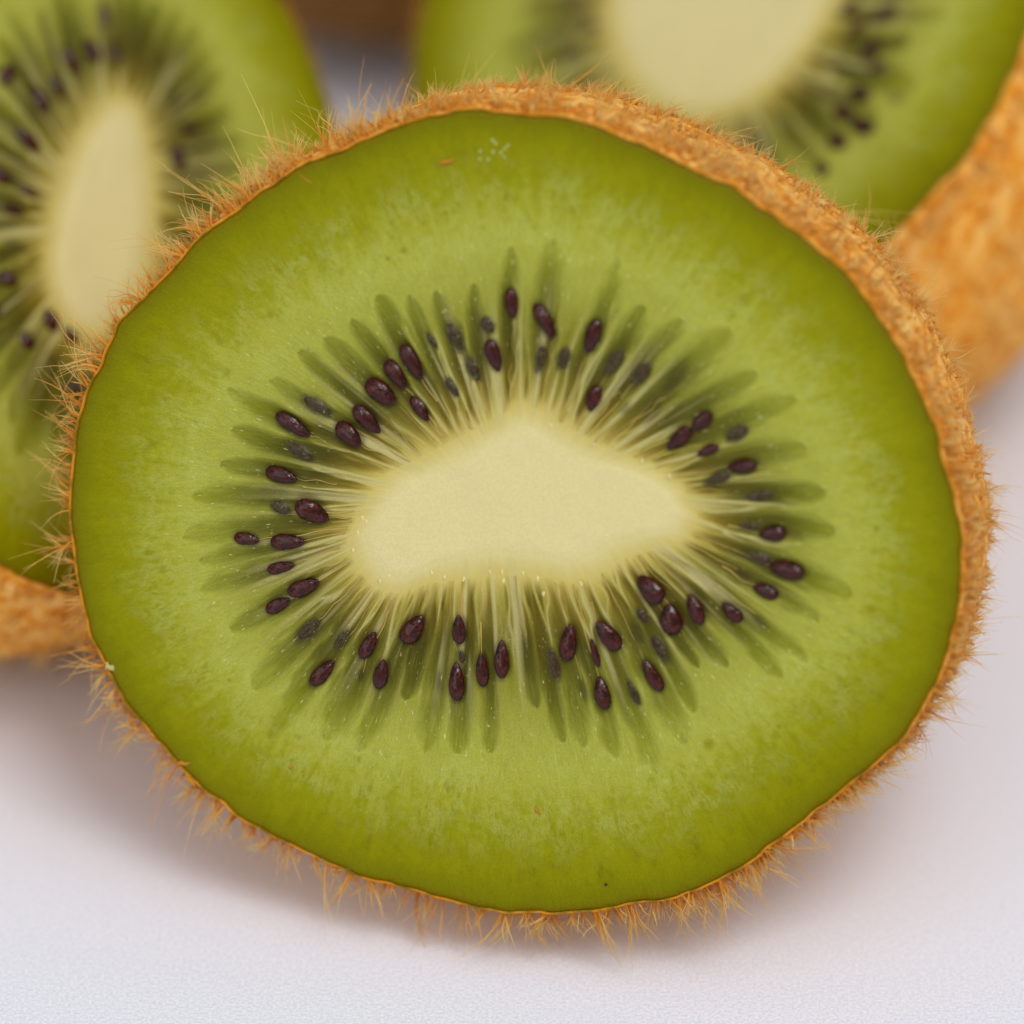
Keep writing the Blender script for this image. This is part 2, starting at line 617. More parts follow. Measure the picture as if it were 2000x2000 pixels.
    for (o_, i_, wd, kind) in seeds:
        c_ = (o_ + i_) / 2
        ln = np.linalg.norm(o_ - i_) / 2
        a_ = (i_ - o_) / (2 * ln)
        near = (np.abs(X - c_[0]) < ln * 2.2) & (np.abs(Y - c_[1]) < ln * 2.2)
        dx = (X[near] - c_[0]) * a_[0] + (Y[near] - c_[1]) * a_[1]
        dy = -(X[near] - c_[0]) * a_[1] + (Y[near] - c_[1]) * a_[0]
        if kind == 's':
            q = np.hypot(dx / (ln * 1.05), dy / (wd * .5))
            nz = vnoise(dx * 9 + 50, dy * 9 + 50, seed0 + 5)
            m = smooth(1.25, .55, q + .5 * (nz - .5)) * (.62 + .35 * nz)
        elif kind == 'f':
            q = np.hypot(dx / (ln * 1.15), dy / (wd * .55))
            m = smooth(1.3, .3, q) * .45
        else:
            q = np.hypot(dx / (ln * 1.12), dy / (wd * .5 * 1.25))
            m = smooth(1.25, .8, q) * .42
        stain[near] = np.maximum(stain[near], m)
    # --- relief
    h = -.16 * loc * smooth(0, .1, v) * smooth(.75, .5, v)
    h += .05 * (ray - .5) * smooth(-.05, .05, v) * smooth(.5, .2, v)
    h += .10 * (vnoise(X * .35 + 40, Y * .35 + 40, seed0 + 7) - .5) + .05 * (vnoise(X * 1.1 + 40, Y * 1.1 + 40, seed0 + 8) - .5)
    h += .05 * smooth(.0, -.12, v)
    h -= .12 * smooth(.985, 1.0, v)
    W = face.world(P, h)
    # --- skin shell
    nus = nu if nu <= 800 else nu // 2
    oskin = out[::nu // nus][:nus]
    taus = np.r_[0, .012, .03, np.linspace(.06, 1, 44)]
    rim = 1 + .0035
    osk = cc + (oskin - cc) * rim
    B = body_points(face, osk, cc, L, taus, bulge)
    outn = nrm((oskin - cc))
    lump = vnoise(np.arange(nus)[None] / nus * 40 + taus[:, None] * 0, taus[:, None] * 14 + 5, seed0 + 3, 40) - .5
    B = B + (lump * .35 * smooth(0, .1, taus)[:, None])[..., None] * (outn[:, 0:1] * face.ex + outn[:, 1:2] * face.ey)[None]
    # ragged lip of skin at the cut
    lip = (vnoise(np.arange(nus) / nus * 90, np.zeros(nus), seed0 + 4, 90) - .35) * .35
    inner = face.world(cc + (oskin - cc) * (.9994 + .004 * lip[:, None]), lip * .5 - .07)
    lipr = face.world(cc + (oskin - cc) * 1.0014, lip * .6 - .06)
    under = face.world(cc + (oskin - cc) * .985, np.full(nus, -1.2))
    S = np.concatenate([under[None], inner[None], lipr[None], B])
    zmin = S[..., 2].min()
    imin = np.unravel_index(np.argmin(S[..., 2]), S.shape[:2])
    base = np.array([S[imin][0], S[imin][1], zmin])
    e_ = obj('kiwi_half', None, loc=tuple(base * MM))
    e_.empty_display_size = .005
    e_['label'] = label
    e_['category'] = 'kiwi'
    e_['group'] = group

    def loco(a_):
        return (a_ - base) * MM
    rimw = np.zeros(S.shape[:2])
    rimw[:3] = 1
    rimw[3] = .75
    sk = mk('skin', loco(S.reshape(-1, 3)), gridquads(nus, len(S)), mat=M_SKIN, attrs={'rim': rimw})
    # close tip
    skin_o = obj('skin', sk, e_)
    # --- flesh body (closed): whole face plus a dome just inside the skin
    dome_t = np.linspace(.02, 1, 14)
    D = body_points(face, cc + (out - cc) * .985, cc, L * .97, dome_t, bulge)
    Wf = np.concatenate([W, D])
    pad = len(D)

    def ext(a_, val=None):
        return np.concatenate([a_, np.full((pad, nu), a_[-1, 0] if val is None else val)])
    polar = np.stack([u * perim, np.where(v < 0, v, v) * Lf[None], np.full_like(u, seed0 * .37)], -1)
    mmp = np.stack([X, Y, np.full_like(u, seed0 * .7)], -1)

    def extv(a_):
        return np.concatenate([a_, np.repeat(a_[-1:], pad, 0)])
    # faces outward: face grid runs outward counter-clockwise -> flip for +n
    q = gridquads(nu, len(Wf))[:, ::-1]
    # flesh below the core patch sinks a little
    Wf2 = Wf.copy()
    sink = smooth(-.08, -.12, v) * .35
    Wf2[:len(P)] -= sink[..., None] * face.n
    fm = mk('flesh', loco(Wf2.reshape(-1, 3)), q, mat=M_FLESH,
            attrs={'v': ext(v, 1.0), 'loc': ext(loc, 0), 'stain': ext(stain, 0), 'ray': ext(ray, .5)},
            uv={'mmpos': extv(mmp), 'polar': extv(polar)})
    flesh_o = obj('flesh', fm, e_)
    # --- core patch: lens with its edge let into the flesh
    lastc = f0 + 1
    Cw = W[:lastc].copy()
    hc = .06 * smooth(-.04, -.10, v[:lastc]) - .03
    Cw += hc[..., None] * face.n
    bot = W[:lastc][::-1] - .30 * face.n
    CC = np.concatenate([Cw, bot])
    rep = lambda a_: np.concatenate([a_[:lastc], a_[:lastc][::-1]])
    cm = mk('core', loco(CC.reshape(-1, 3)), gridquads(nu, len(CC))[:, ::-1], mat=M_CORE,
            attrs={'v': rep(v), 'loc': rep(loc), 'stain': rep(stain), 'ray': rep(ray)},
            uv={'mmpos': rep(mmp), 'polar': rep(polar)})
    obj('core', cm, e_)

    # --- seeds
    def surf_h(p):
        dd = ((P[f0:] - p) ** 2).sum(-1)
        return h[f0:].ravel()[np.argmin(dd)]
    for ii, (o_, i_, wd, kind) in enumerate(seeds):
        if kind == 'f':
            continue
        c_ = (o_ + i_) / 2
        ln = np.linalg.norm(o_ - i_) / 2
        a_ = (i_ - o_) / (2 * ln)
        wx = a_[0] * face.ex + a_[1] * face.ey
        wy = np.cross(face.n, wx)
        th = wd * .5 * .72
        hh = surf_h(c_)
        up = {'n': .46, 'h': .0, 's': -.25}[kind] * th
        tilt = g.normal(0, .10)
        wx2 = nrm(wx * math.cos(tilt) + face.n * math.sin(tilt))
        wn2 = np.cross(wx2, wy)
        p = (face.world(c_[None], np.array([hh + up]))[0] - base) * MM
        so = obj('seed', SEEDS[ii % 4], e_)
        so.matrix_local = Matrix(((wx2[0] * ln * MM, wy[0] * wd * .5 * MM, wn2[0] * th * MM, p[0]),
                                  (wx2[1] * ln * MM, wy[1] * wd * .5 * MM, wn2[1] * th * MM, p[1]),
                                  (wx2[2] * ln * MM, wy[2] * wd * .5 * MM, wn2[2] * th * MM, p[2]), (0, 0, 0, 1)))
        if detail and kind == 's':
            # skin of gel lying over the seed
            nr, na = 9, 22
            rr_, aa_ = np.meshgrid(np.linspace(.001, 1, nr), np.arange(na) / na * 2 * math.pi, indexing='ij')
            xy = c_ + (rr_ * np.cos(aa_) * ln * 1.55)[..., None] * a_ + (rr_ * np.sin(aa_) * wd * .5 * 1.75)[..., None] * np.array([-a_[1], a_[0]])
            z = hh + (up + th + .05) * (1 - rr_ ** 2) - .015 + .03 * g.standard_normal(rr_.shape) * (1 - rr_)
            gm = mk('gel_film', loco(face.world(xy, z).reshape(-1, 3)), gridquads(na, nr)[:, ::-1], mat=M_GEL, attrs={'r': rr_})
            obj('gel_film', gm, e_)
    # --- yellow threads between core and seeds
    if thin_threads:
        ends = []
        for (o_, i_, wd, kind) in seeds:
            if kind in 'nh' or g.random() < .5:
                ends.append((i_, kind))
        for i, vt in placed:
            if g.random() < .4:
                fr = g.uniform(.06, .24)
                jj = min(int(fr * (nvf - 1)), nvf - 1)
                ends.append((Pf[jj, (i + g.integers(-6, 7)) % nu], 'x'))
        for (p, kind) in ends:
            dd = ((Pf - p) ** 2).sum(-1)
            j, i = np.unravel_index(np.argmin(dd), dd.shape)
            v1 = vf[j, i]
            v0 = g.uniform(-.005, .03)
            if v1 < .05 or v1 > .42:
                continue
            if kind != 'x' and g.random() < .25:
                v0 = max(v0, v1 * g.uniform(.3, .6))
            ns = 9
            tt = np.linspace(v0, v1 + .01, ns)
            ph, fq = g.uniform(0, 6), g.uniform(4, 11)
            am = g.uniform(.0, .16)
            jj = np.clip((tt * (nvf - 1)).astype(int), 0, nvf - 1)
            q0 = Pf[jj, i] * 0
            fracj = tt * (nvf - 1)
            ja = np.clip(np.floor(fracj).astype(int), 0, nvf - 2)
            fb = (fracj - ja)[:, None]
            q0 = Pf[ja, i] * (1 - fb) + Pf[ja + 1, i] * fb
            side = nrm(np.array([-(Pf[-1, i] - Pf[0, i])[1], (Pf[-1, i] - Pf[0, i])[0]]))
            q0 = q0 + (np.sin(tt * fq * 6 + ph) * am * np.linspace(.3, 1, ns))[:, None] * side
            hh = h[f0:][ja, i] + .008 + .02 * np.sin(tt * 40 + ph)
            W0 = face.world(q0, hh)
            rad = np.interp(np.linspace(0, 1, ns), [0, .15, .6, 1], [.07, .055, .038, .02]) * g.uniform(.45, 1.0)
            tan = nrm(np.gradient(W0, axis=0))
            bb = np.cross(tan, face.n)
            ring = []
            for kq in range(5):
                an = kq * 2 * math.pi / 5
                ring.append(W0 + rad[:, None] * (math.cos(an) * bb + math.sin(an) * .7 * face.n))
            ring = np.array(ring).transpose(1, 0, 2)
            obj('seed_thread', mk('seed_thread', loco(ring.reshape(-1, 3)), gridquads(5, ns), mat=M_THREAD), e_)
    # --- fuzz
    fz = make_fuzz(face, osk, cc, L, bulge, hair, g)
    hm = mk('fuzz', loco(fz[0]), fz[1], fz[2], mat=M_HAIR, attrs={'t': fz[3], 'shade': fz[4]})
    fo = obj('fuzz', hm, skin_o)
    fo['kind'] = 'stuff'
    return e_, dict(P=P, h=h, face=face, base=base, f0=f0, vf=vf)


def core_axis(c):
    q = c - c.mean(0)
    wv, ve = np.linalg.eigh(q.T @ q)
    a = ve[:, 1]
    return a if a[0] >= 0 else -a


def strands(base, dirs, length, curl, rad, sweep, g, segs=6, crl=None):
    """tapered three-sided fibres; base,dirs,sweep (N,3), length, rad (N,)"""
    N = len(base)
    t = np.linspace(0, 1, segs)
    rnd = nrm(g.standard_normal((N, 3))) if crl is None else crl
    rnd2 = nrm(g.standard_normal((N, 3)))
    pts = base[:, None] + dirs[:, None] * (t[None, :, None] * length[:, None, None])
    pts = pts + sweep[:, None] * ((t ** 1.8)[None, :, None] * length[:, None, None])
    pts = pts + rnd[:, None] * ((t ** 2)[None, :, None] * (length * curl)[:, None, None])
    ph = g.uniform(0, 6, N)
    fr = g.uniform(2, 6, N)
    pts = pts + rnd2[:, None] * (np.sin(ph[:, None] + fr[:, None] * t[None]) * t[None] * (length * curl * .35)[:, None])[..., None]
    tan = nrm(np.gradient(pts, axis=1))
    ref = nrm(g.standard_normal((N, 1, 3)))
    s1 = nrm(np.cross(tan, ref))
    s2 = np.cross(tan, s1)
    rr = rad[:, None] * (1 - .82 * t[None] ** 1.2)
    ring = []
    for k in range(3):
        an = k * 2 * math.pi / 3
        ring.append(pts + rr[..., None] * (math.cos(an) * s1 + math.sin(an) * s2))
    V = np.stack(ring, 2)                       # N, segs, 3, 3
    idx = np.arange(N * segs * 3).reshape(N, segs, 3)
    a = idx[:, :-1, :]
    b = np.roll(idx, -1, 2)[:, :-1, :]
    c = np.roll(idx, -1, 2)[:, 1:, :]
    d = idx[:, 1:, :]
    quads = np.stack([a, b, c, d], -1).reshape(-1, 4)
    tt = np.repeat(np.repeat(t[None, :, None], N, 0), 3, 2)
    return V.reshape(-1, 3), quads, tt.ravel()


def make_fuzz(face, osk, cc, L, bulge, hp, g):
    """tufts over the skin that can be seen; hp: dict with counts and a function giving length and lie by direction"""
    n = hp['n']
    nu = len(osk)
    u = g.uniform(0, nu, n * 4)
    tau = np.where(g.random(n * 4) < hp.get('rimshare', .3), np.abs(g.normal(0, .035, n * 4)), g.uniform(0, hp.get('taumax', .75), n * 4))
    tau = np.clip(tau, .004, .97)

    def at(u, tau):
        i0 = np.floor(u).astype(int) % nu
        f = (u - np.floor(u))[:, None]
        o = osk[i0] * (1 - f) + osk[(i0 + 1) % nu] * f
        s = body_profile(tau, bulge)
        return face.world(cc + (o - cc) * s[:, None], -L * tau)
    p = at(u, tau)
    eu = at(u + .5, tau) - at(u - .5, tau)
    et = at(u, tau + .004) - at(u, tau - .003)
    nn = nrm(np.cross(eu, et))
    outw = p - (face.c + cc[0] * face.ex + cc[1] * face.ey - face.n * L * .3)
    nn = nn * np.sign((nn * outw).sum(1))[:, None]
    # keep what faces the camera or sits near the silhouette / rim
    vd = nrm(CAM - p)
    fc = (nn * vd).sum(1)
    keep = (fc > -.22) | (tau < .05)
    if 'thin' in hp:
        keep &= g.random(len(p)) < hp['thin'](np.arctan2((p - face.c) @ face.ey, (p - face.c) @ face.ex))
    idx = np.where(keep)[0][:n]
    p, nn, et, eu, tau, u = p[idx], nn[idx], nrm(et[idx]), nrm(eu[idx]), tau[idx], u[idx]
    N = len(p)
    ang = np.arctan2((p - face.c) @ face.ey, (p - face.c) @ face.ex)
    ln, lie, sw, rm = hp['style'](ang, tau, g)
    k = hp.get('k', 4)
    cols = [[] for _ in range(9)]
    tdir = nrm(g.standard_normal((N, 3)))
    tsh = g.uniform(0, 1, N)
    tln = g.lognormal(0, .42, N)
    tcu = g.uniform(.05, .75, N)
    crl = nrm(g.standard_normal((N, 3)))
    nst = g.integers(1, k + 1, N)
    tsw = g.normal(0, .35, (N, 1))
    for q in range(k):
        live = (q < nst)
        jit = g.standard_normal((N, 3))
        b = p + (eu * g.normal(0, .035, (N, 1)) + et * g.normal(0, .035, (N, 1))) - nn * .05
        d = nrm(nn * (1 - .6 * lie[:, None]) + tdir * .30 + et * (lie * .6)[:, None])
        s = et * (lie * .7)[:, None] + sw + eu * tsw + jit * g.uniform(.05, .30, (N, 1))
        l = ln * tln * g.uniform(.75, 1.15, N)
        rr = hp.get('rad', .034) * rm * g.uniform(.6, 1.3, N)
        for c_, v_ in zip(cols, (b, d, l, tcu, rr, s, np.clip(tsh + g.normal(0, .15, N), 0, 1), crl, jit)):
            c_.append(v_[live])
    B, D, Ls, Cu, Rd, Sw, Sh, Crl, _ = map(np.concatenate, cols)
    segs = hp.get('segs', 6)
    V, Q, T = strands(B, D, Ls, Cu, Rd, Sw, g, segs, Crl)
    T = T * np.repeat(np.where(Ls < .55, .3, 1.0), segs * 3)
    return V, Q, None, T, np.repeat(Sh, segs * 3)


def rest_shift(face, osk, cc, L, bulge, zt):
    """slide the face along the line of sight until the fruit's lowest point lies on z = zt"""
    B = body_points(face, osk, cc, L, np.linspace(0, 1, 40), bulge)
    return B[..., 2].min() - zt


# ================================================================== front half
S = 2000.0 / 1932.0
front = Face(P0, -F - .225 * R - .21 * U)
OUT = np.array([(900, 208), (925, 212), (985, 222), (1060, 222), (1110, 235), (1180, 258), (1250, 290), (1330, 330), (1400, 368),
                (1470, 412), (1530, 458), (1590, 517), (1650, 592), (1700, 668), (1740, 750), (1770, 832), (1792, 920), (1808, 1000),
                (1812, 1060), (1806, 1140), (1790, 1212), (1765, 1288), (1732, 1350), (1690, 1402), (1640, 1450), (1580, 1500),
                (1510, 1552), (1440, 1602), (1370, 1652), (1320, 1680), (1250, 1694), (1180, 1706), (1100, 1722), (1030, 1723),
                (960, 1718), (900, 1706), (820, 1690), (740, 1672), (680, 1655), (600, 1620), (520, 1580), (440, 1530), (380, 1488),
                (330, 1440), (280, 1380), (240, 1325), (205, 1265), (180, 1212), (163, 1150), (150, 1092), (140, 1040), (133, 980),
                (135, 920), (142, 850), (152, 790), (165, 740), (187, 690), (208, 640), (228, 600), (262, 568), (290, 540), (330, 498),
                (380, 450), (430, 410), (490, 365), (550, 325), (610, 300), (680, 265), (760, 240), (830, 220)], float) * S
COREP = np.array([(985, 762), (1020, 772), (1060, 796), (1120, 832), (1190, 862), (1250, 888), (1295, 925), (1320, 975), (1300, 1015),
                  (1240, 1036), (1180, 1055), (1130, 1088), (1075, 1100), (1020, 1088), (940, 1086), (870, 1094), (810, 1102),
                  (750, 1122), (705, 1112), (672, 1072), (652, 1020), (670, 980), (692, 938), (725, 895), (790, 862), (850, 832),
                  (905, 802), (950, 778)], float) * S
out_f = front.from_px(OUT[:, 0], OUT[:, 1])
core_f = front.from_px(COREP[:, 0], COREP[:, 1])
cc_f = front.from_px(np.array([1000.]), np.array([985.]))[0]

TIPS = [(985, 490, 15), (1082, 478, 22), (1211, 519, 20), (1250, 605, 17), (1325, 630, 18), (1420, 650, 21), (1470, 730, 22),
        (1545, 780, 20), (1565, 875, 20), (1605, 960, 18), (1626, 1049, 20), (1655, 1168, 20), (1595, 1205, 18), (1565, 1290, 18),
        (1520, 1318, 18), (1415, 1297, 16), (1360, 1300, 16), (1357, 1380, 18), (1335, 1442, 22), (1275, 1502, 25), (1200, 1472, 20),
        (1145, 1452, 18), (1090, 1442, 20), (1040, 1377, 16), (962, 1462, 18), (897, 1467, 20), (835, 1462, 20), (795, 1362, 22),
        (718, 1464, 25), (640, 1440, 26), (533, 1440, 16), (560, 1372, 22), (500, 1340, 22), (455, 1228, 26), (398, 1152, 24),
        (395, 1092, 16), (366, 1046, 22), (385, 966, 24), (438, 906, 18), (462, 838, 22), (450, 768, 22), (530, 748, 22), (585, 698, 20),
        (640, 665, 20), (690, 630, 20), (735, 588, 20), (790, 590, 16), (850, 580, 16), (915, 565, 16)]
loc_f = [(front.from_px(np.array([float(x)]), np.array([float(y)]))[0], w_ / PXMM) for x, y, w_ in TIPS]
# seeds read off four enlarged quarters of the photograph: outer end, inner end, width (enlarged pixels), kind
Q1 = [(1240, 555, 1362, 768, 98, 'n'), (1140, 655, 1258, 828, 102, 'n'), (1015, 785, 1195, 920, 138, 'n'), (940, 940, 1095, 1110, 110, 'n'),
      (828, 1050, 985, 1185, 118, 'n'), (448, 990, 655, 1130, 98, 'n'), (378, 1350, 580, 1400, 105, 'n'), (580, 1545, 775, 1655, 138, 'n'),
      (412, 1795, 622, 1795, 102, 'n'), (180, 1770, 340, 1790, 85, 'h'), (418, 1560, 545, 1615, 75, 's'), (1290, 880, 1400, 1035, 85, 'h'),
      (1790, 520, 1850, 720, 98, 'n'), (620, 890, 790, 1000, 80, 's'), (525, 1190, 670, 1280, 72, 's'), (1530, 430, 1615, 600, 80, 's'),
      (1745, 390, 1810, 480, 80, 's'), (1650, 640, 1720, 780, 70, 's'), (1520, 770, 1590, 880, 60, 's'), (1400, 490, 1470, 590, 40, 's'),
      (1922, 200, 1938, 390, 85, 'n')]
Q2 = [(145, 300, 265, 508, 92, 'n'), (535, 400, 480, 605, 98, 'n'), (540, 815, 490, 972, 92, 'n'), (1258, 985, 1135, 1082, 92, 'n'),
      (1120, 1075, 985, 1212, 98, 'n'), (1542, 1312, 1355, 1332, 92, 'n'), (1300, 1195, 1170, 1250, 65, 'h'), (1370, 1370, 1215, 1430, 72, 's'),
      (1722, 1740, 1558, 1750, 100, 'n'), (1630, 1510, 1480, 1520, 65, 's'), (1480, 1085, 1350, 1150, 80, 's'), (685, 605, 595, 745, 82, 's'),
      (855, 690, 765, 805, 95, 's'), (345, 580, 310, 710, 75, 's'), (190, 570, 165, 730, 60, 's'), (735, 925, 685, 1000, 60, 'f'),
      (1100, 640, 950, 900, 110, 'f'), (930, 900, 830, 1060, 100, 'f')]
Q3 = [(525, 510, 712, 435, 108, 'n'), (380, 628, 528, 552, 88, 'h'), (385, 372, 560, 330, 78, 'h'), (580, 805, 710, 690, 85, 's'),
      (668, 1085, 805, 942, 98, 'n'), (985, 920, 1070, 760, 88, 'n'), (820, 855, 900, 750, 62, 's'), (1090, 1112, 1130, 930, 98, 'n'),
      (1250, 820, 1365, 658, 128, 'n'), (1602, 832, 1600, 650, 88, 'n'), (1590, 1187, 1580, 955, 102, 'n'), (1750, 1102, 1738, 892, 82, 'n'),
      (1872, 1042, 1868, 812, 94, 'n'), (1470, 1140, 1470, 990, 45, 'f'), (975, 1070, 985, 990, 50, 'f'), (1620, 950, 1605, 870, 45, 's')]
Q4 = [(1842, 388, 1618, 340, 112, 'n'), (1672, 532, 1522, 468, 88, 'n'), (1442, 692, 1325, 575, 88, 'h'), (1198, 705, 1118, 520, 98, 'n'),
      (1015, 772, 985, 582, 138, 'n'), (945, 562, 805, 408, 142, 'n'), (345, 932, 370, 712, 108, 'n'), (678, 868, 540, 690, 122, 'n'),
      (545, 975, 500, 800, 48, 'h'), (592, 1242, 545, 1042, 98, 'n'), (942, 1128, 830, 932, 88, 'n'), (800, 1212, 730, 1070, 52, 's'),
      (285, 1050, 240, 870, 75, 's'), (820, 845, 750, 680, 90, 'f'), (975, 935, 885, 795, 75, 's'), (845, 695, 780, 615, 55, 's'),
      (1620, 312, 1470, 268, 62, 's'), (1545, 102, 1430, 92, 45, 's'), (1500, 430, 1395, 360, 60, 'f'), (1610, 725, 1510, 630, 70, 'f'),
      (470, 1195, 430, 1040, 60, 'f')]
seeds_f = []
for (ox, oy), Qn in (((400, 500), Q1), ((1000, 500), Q2), ((400, 1000), Q3), ((1000, 1000), Q4)):
    for x0, y0, x1, y1, wd, kd in Qn:
        q = front.from_px(np.array([ox + x0 / 3.22, ox + x1 / 3.22]), np.array([oy + y0 / 3.22, oy + y1 / 3.22]))
        seeds_f.append((q[0], q[1], wd / 3.22 / PXMM, kd))

L_F, BU_F = 31.0, .16


def style_front(ang, tau, g):
    # upper right: matted nubs with fine long strands; left and bottom: separate tufts standing out from the rim
    n = len(ang)
    c = np.cos(ang - math.radians(35))
    mat = smooth(-.25, .45, c)
    nub = (g.random(n) < .40) & (mat > .3)
    ln = .85 * mat + 1.3 * (1 - mat)
    ln = np.where(nub, .32, ln)
    lie = np.where(nub, .55, .25 + .65 * mat)
    rm = np.where(nub, 1.8, .8 + .2 * (1 - mat))
    sw = np.zeros((n, 3))
    sw[:, 2] = -.10
    return ln, lie, sw, rm


def thin_front(ang):
    return .30 + .70 * smooth(-.3, .4, np.cos(ang - math.radians(35)))


half_front, info = build_half(front, out_f, core_f, cc_f, L_F, BU_F, loc_f, seeds_f,
                              'kiwi half standing on the paper, whole cut face in sharp focus, cream core lying sideways',
                              'cut kiwi halves on white paper', 1400, 46, 190,
                              dict(n=5000, k=5, rad=.042, thin=thin_front, style=style_front, rimshare=.22, taumax=.8), True, 3, True)
ZT = info['base'][2]

# ================================================================== table
tv = np.array([(-.6, -.5, 0), (.6, -.5, 0), (.6, .9, 0), (-.6, .9, 0)])
tb = obj('table', mk('table', tv, [(0, 1, 2, 3)], mat=paper_material()), loc=(0, 0, ZT * MM - .00002))
tb['kind'] = 'structure'


# ================================================================== halves behind
def ellipse(a, b, n, seed, wob=.02):
    th = np.arange(n) / n * 2 * math.pi
    r = 1 + wob * (vnoise(th / (2 * math.pi) * 7, th * 0, seed, 7) - .5) * 2
    return np.stack([a * np.cos(th) * r, b * np.sin(th) * r], -1)


def back_half(cpx, n, roll, a_px, b_px, ca, cb, L, bulge, seedpx, label, seed, style, nloc, taper=0.0):
    """find the depth along the ray through pixel cpx at which the fruit rests on the table; a_px, b_px: half axes it shows"""
    ray = pxray(np.array(cpx[0]), np.array(cpx[1]))
    lo, hi = 280.0, 480.0
    for _ in range(40):
        m = (lo + hi) / 2
        f = Face(CAM + ray * m, n, roll)
        s = m * (ray @ F) / FPX
        o = ellipse(a_px * s, b_px * s, 200, seed)
        z = rest_shift(f, o * 1.01, np.zeros(2), L, bulge, ZT)
        if z > 0:
            lo = m
        else:
            hi = m
    f = Face(CAM + ray * m, n, roll)
    s = m * (ray @ F) / FPX
    o = ellipse(a_px * s, b_px * s, 400, seed)
    cr = ellipse(ca * s, cb * s, 200, seed + 9, .06)
    if taper:
        yy = cr[:, 1:2] / (cb * s)
        cr = np.hstack([cr[:, :1] * (1 - taper * yy) + 0.02 * cr[:, 1:2], cr[:, 1:2]])
    print('HALF', label[:30], 'dist', round(m, 1), 'axes mm', round(a_px * s, 1), round(b_px * s, 1))
    g = np.random.default_rng(seed)
    locs, seeds = [], []
    # locules round the core
    for i in range(nloc):
        th = (i + g.uniform(-.25, .25)) / nloc * 2 * math.pi
        e0 = np.array([ca * s * math.cos(th), cb * s * math.sin(th)])
        e1 = np.array([a_px * s * math.cos(th), b_px * s * math.sin(th)])
        tip = e0 + (e1 - e0) * g.uniform(.44, .58)
        locs.append((tip, g.uniform(.5, .8)))
    have = []
    for (x, y, dx, dy, wd, kd) in seedpx:      # centre, half vector, width in photo pixels
        q = f.from_px(np.array([x + dx, x - dx], float), np.array([y + dy, y - dy], float))
        seeds.append((q[0], q[1], wd * s, kd))
        have.append((q[0] + q[1]) / 2)
    for i in range(90):
        th = g.uniform(0, 2 * math.pi)
        fr = g.uniform(.17, .42)
        e0 = np.array([ca * s * math.cos(th), cb * s * math.sin(th)])
        e1 = np.array([a_px * s * math.cos(th), b_px * s * math.sin(th)])
        p = e0 + (e1 - e0) * fr
        px_ = project(f.world(p[None], np.zeros(1)))[0]
        inside = -20 < px_[0] < 2020 and -20 < px_[1] < 2020
        if inside or min([np.linalg.norm(p - q) for q in have] + [9]) < 2.2:
            continue
        have.append(p)
        dd = nrm(e1 - e0)
        hl = g.uniform(.9, 1.15)
        seeds.append((p + dd * hl, p - dd * hl, g.uniform(.9, 1.2), 'n'))
    return build_half(f, o, cr, np.zeros(2), L, bulge, locs, seeds, label, 'cut kiwi halves on white paper', 480, 16, 70,
                      dict(n=2600, k=3, style=style, rimshare=.2, taumax=.85, segs=5, rad=.045), False, seed, False)


def style_back(ang, tau, g):
    n = len(ang)
    sw = np.zeros((n, 3))
    sw[:, 2] = -.1
    return np.full(n, .85), np.full(n, .7), sw, np.full(n, 1.0)


SL = [(15, 146, 12, -18, 26, 'n'), (80, 192, 14, 24, 28, 'n'), (138, 118, 14, 24, 26, 'n'), (178, 100, 10, 22, 30, 'n'), (205, 27, 5, 22, 22, 's'),
      (228, 103, 5, 22, 24, 's'), (55, 273, 22, 18, 28, 'n'), (4, 342, 14, 14, 28, 'n'), (347, 308, 3, 22, 32, 'n'), (375, 250, 20, 5, 24, 's'),
      (415, 246, 18, 4, 22, 'f'), (14, 543, 18, 8, 26, 'n'), (99, 627, 10, 20, 28, 'n'), (139, 655, 14, 14, 24, 's'), (55, 665, 14, 14, 30, 's'),
      (55, 375, 20, 10, 22, 's'), (30, 410, 22, 4, 26, 's'), (115, 170, 14, 24, 24, 's'), (30, 480, 24, 6, 26, 'f'), (315, 110, 6, 20, 22, 'f'),
      (340, 190, 12, 18, 24, 'f'), (150, 760, 8, 18, 24, 's'), (105, 700, 10, 16, 22, 'f')]
left_half = back_half((205, 425), -F + .78 * R + .38 * U, math.radians(-7), 462 / .80, 745 / .93, 90 / .80, 250 / .93, 31.0, .25, SL,
                      'blurred kiwi half with upright cream core, brown skin showing under its cut face',
                      21, style_back, 44, .24)
SR = [(1727, 28, 22, -16, 26, 'n'), (1675, 52, 18, -14, 22, 's'), (1702, 100, 18, -14, 30, 'n'), (1715, 130, 18, -8, 22, 's'), (1680, 183, 20, 4, 28, 'n'),
      (1647, 222, 18, 10, 26, 'n'), (1685, 247, 22, 8, 32, 'n'), (1635, 275, 12, 12, 28, 'n'), (1750, 190, 20, 4, 30, 'f'), (1760, 75, 22, -10, 30, 'f'),
      (1148, 48, 16, 4, 26, 's'), (1115, 100, 16, 2, 26, 's'), (1605, 330, 8, 14, 26, 's'), (1120, 5, 18, 0, 26, 's'), (1660, 15, 16, -14, 24, 's')]
right_half = back_half((1415, -40), -F - .62 * R + .62 * U, math.radians(0), 600 / .86, 740 / .92, 218 / .86, 288 / .92, 33.0, .25, SR,
                       'blurred kiwi half with broad cream core, brown skin showing along its side beyond the cut',
                       34, style_back, 42)


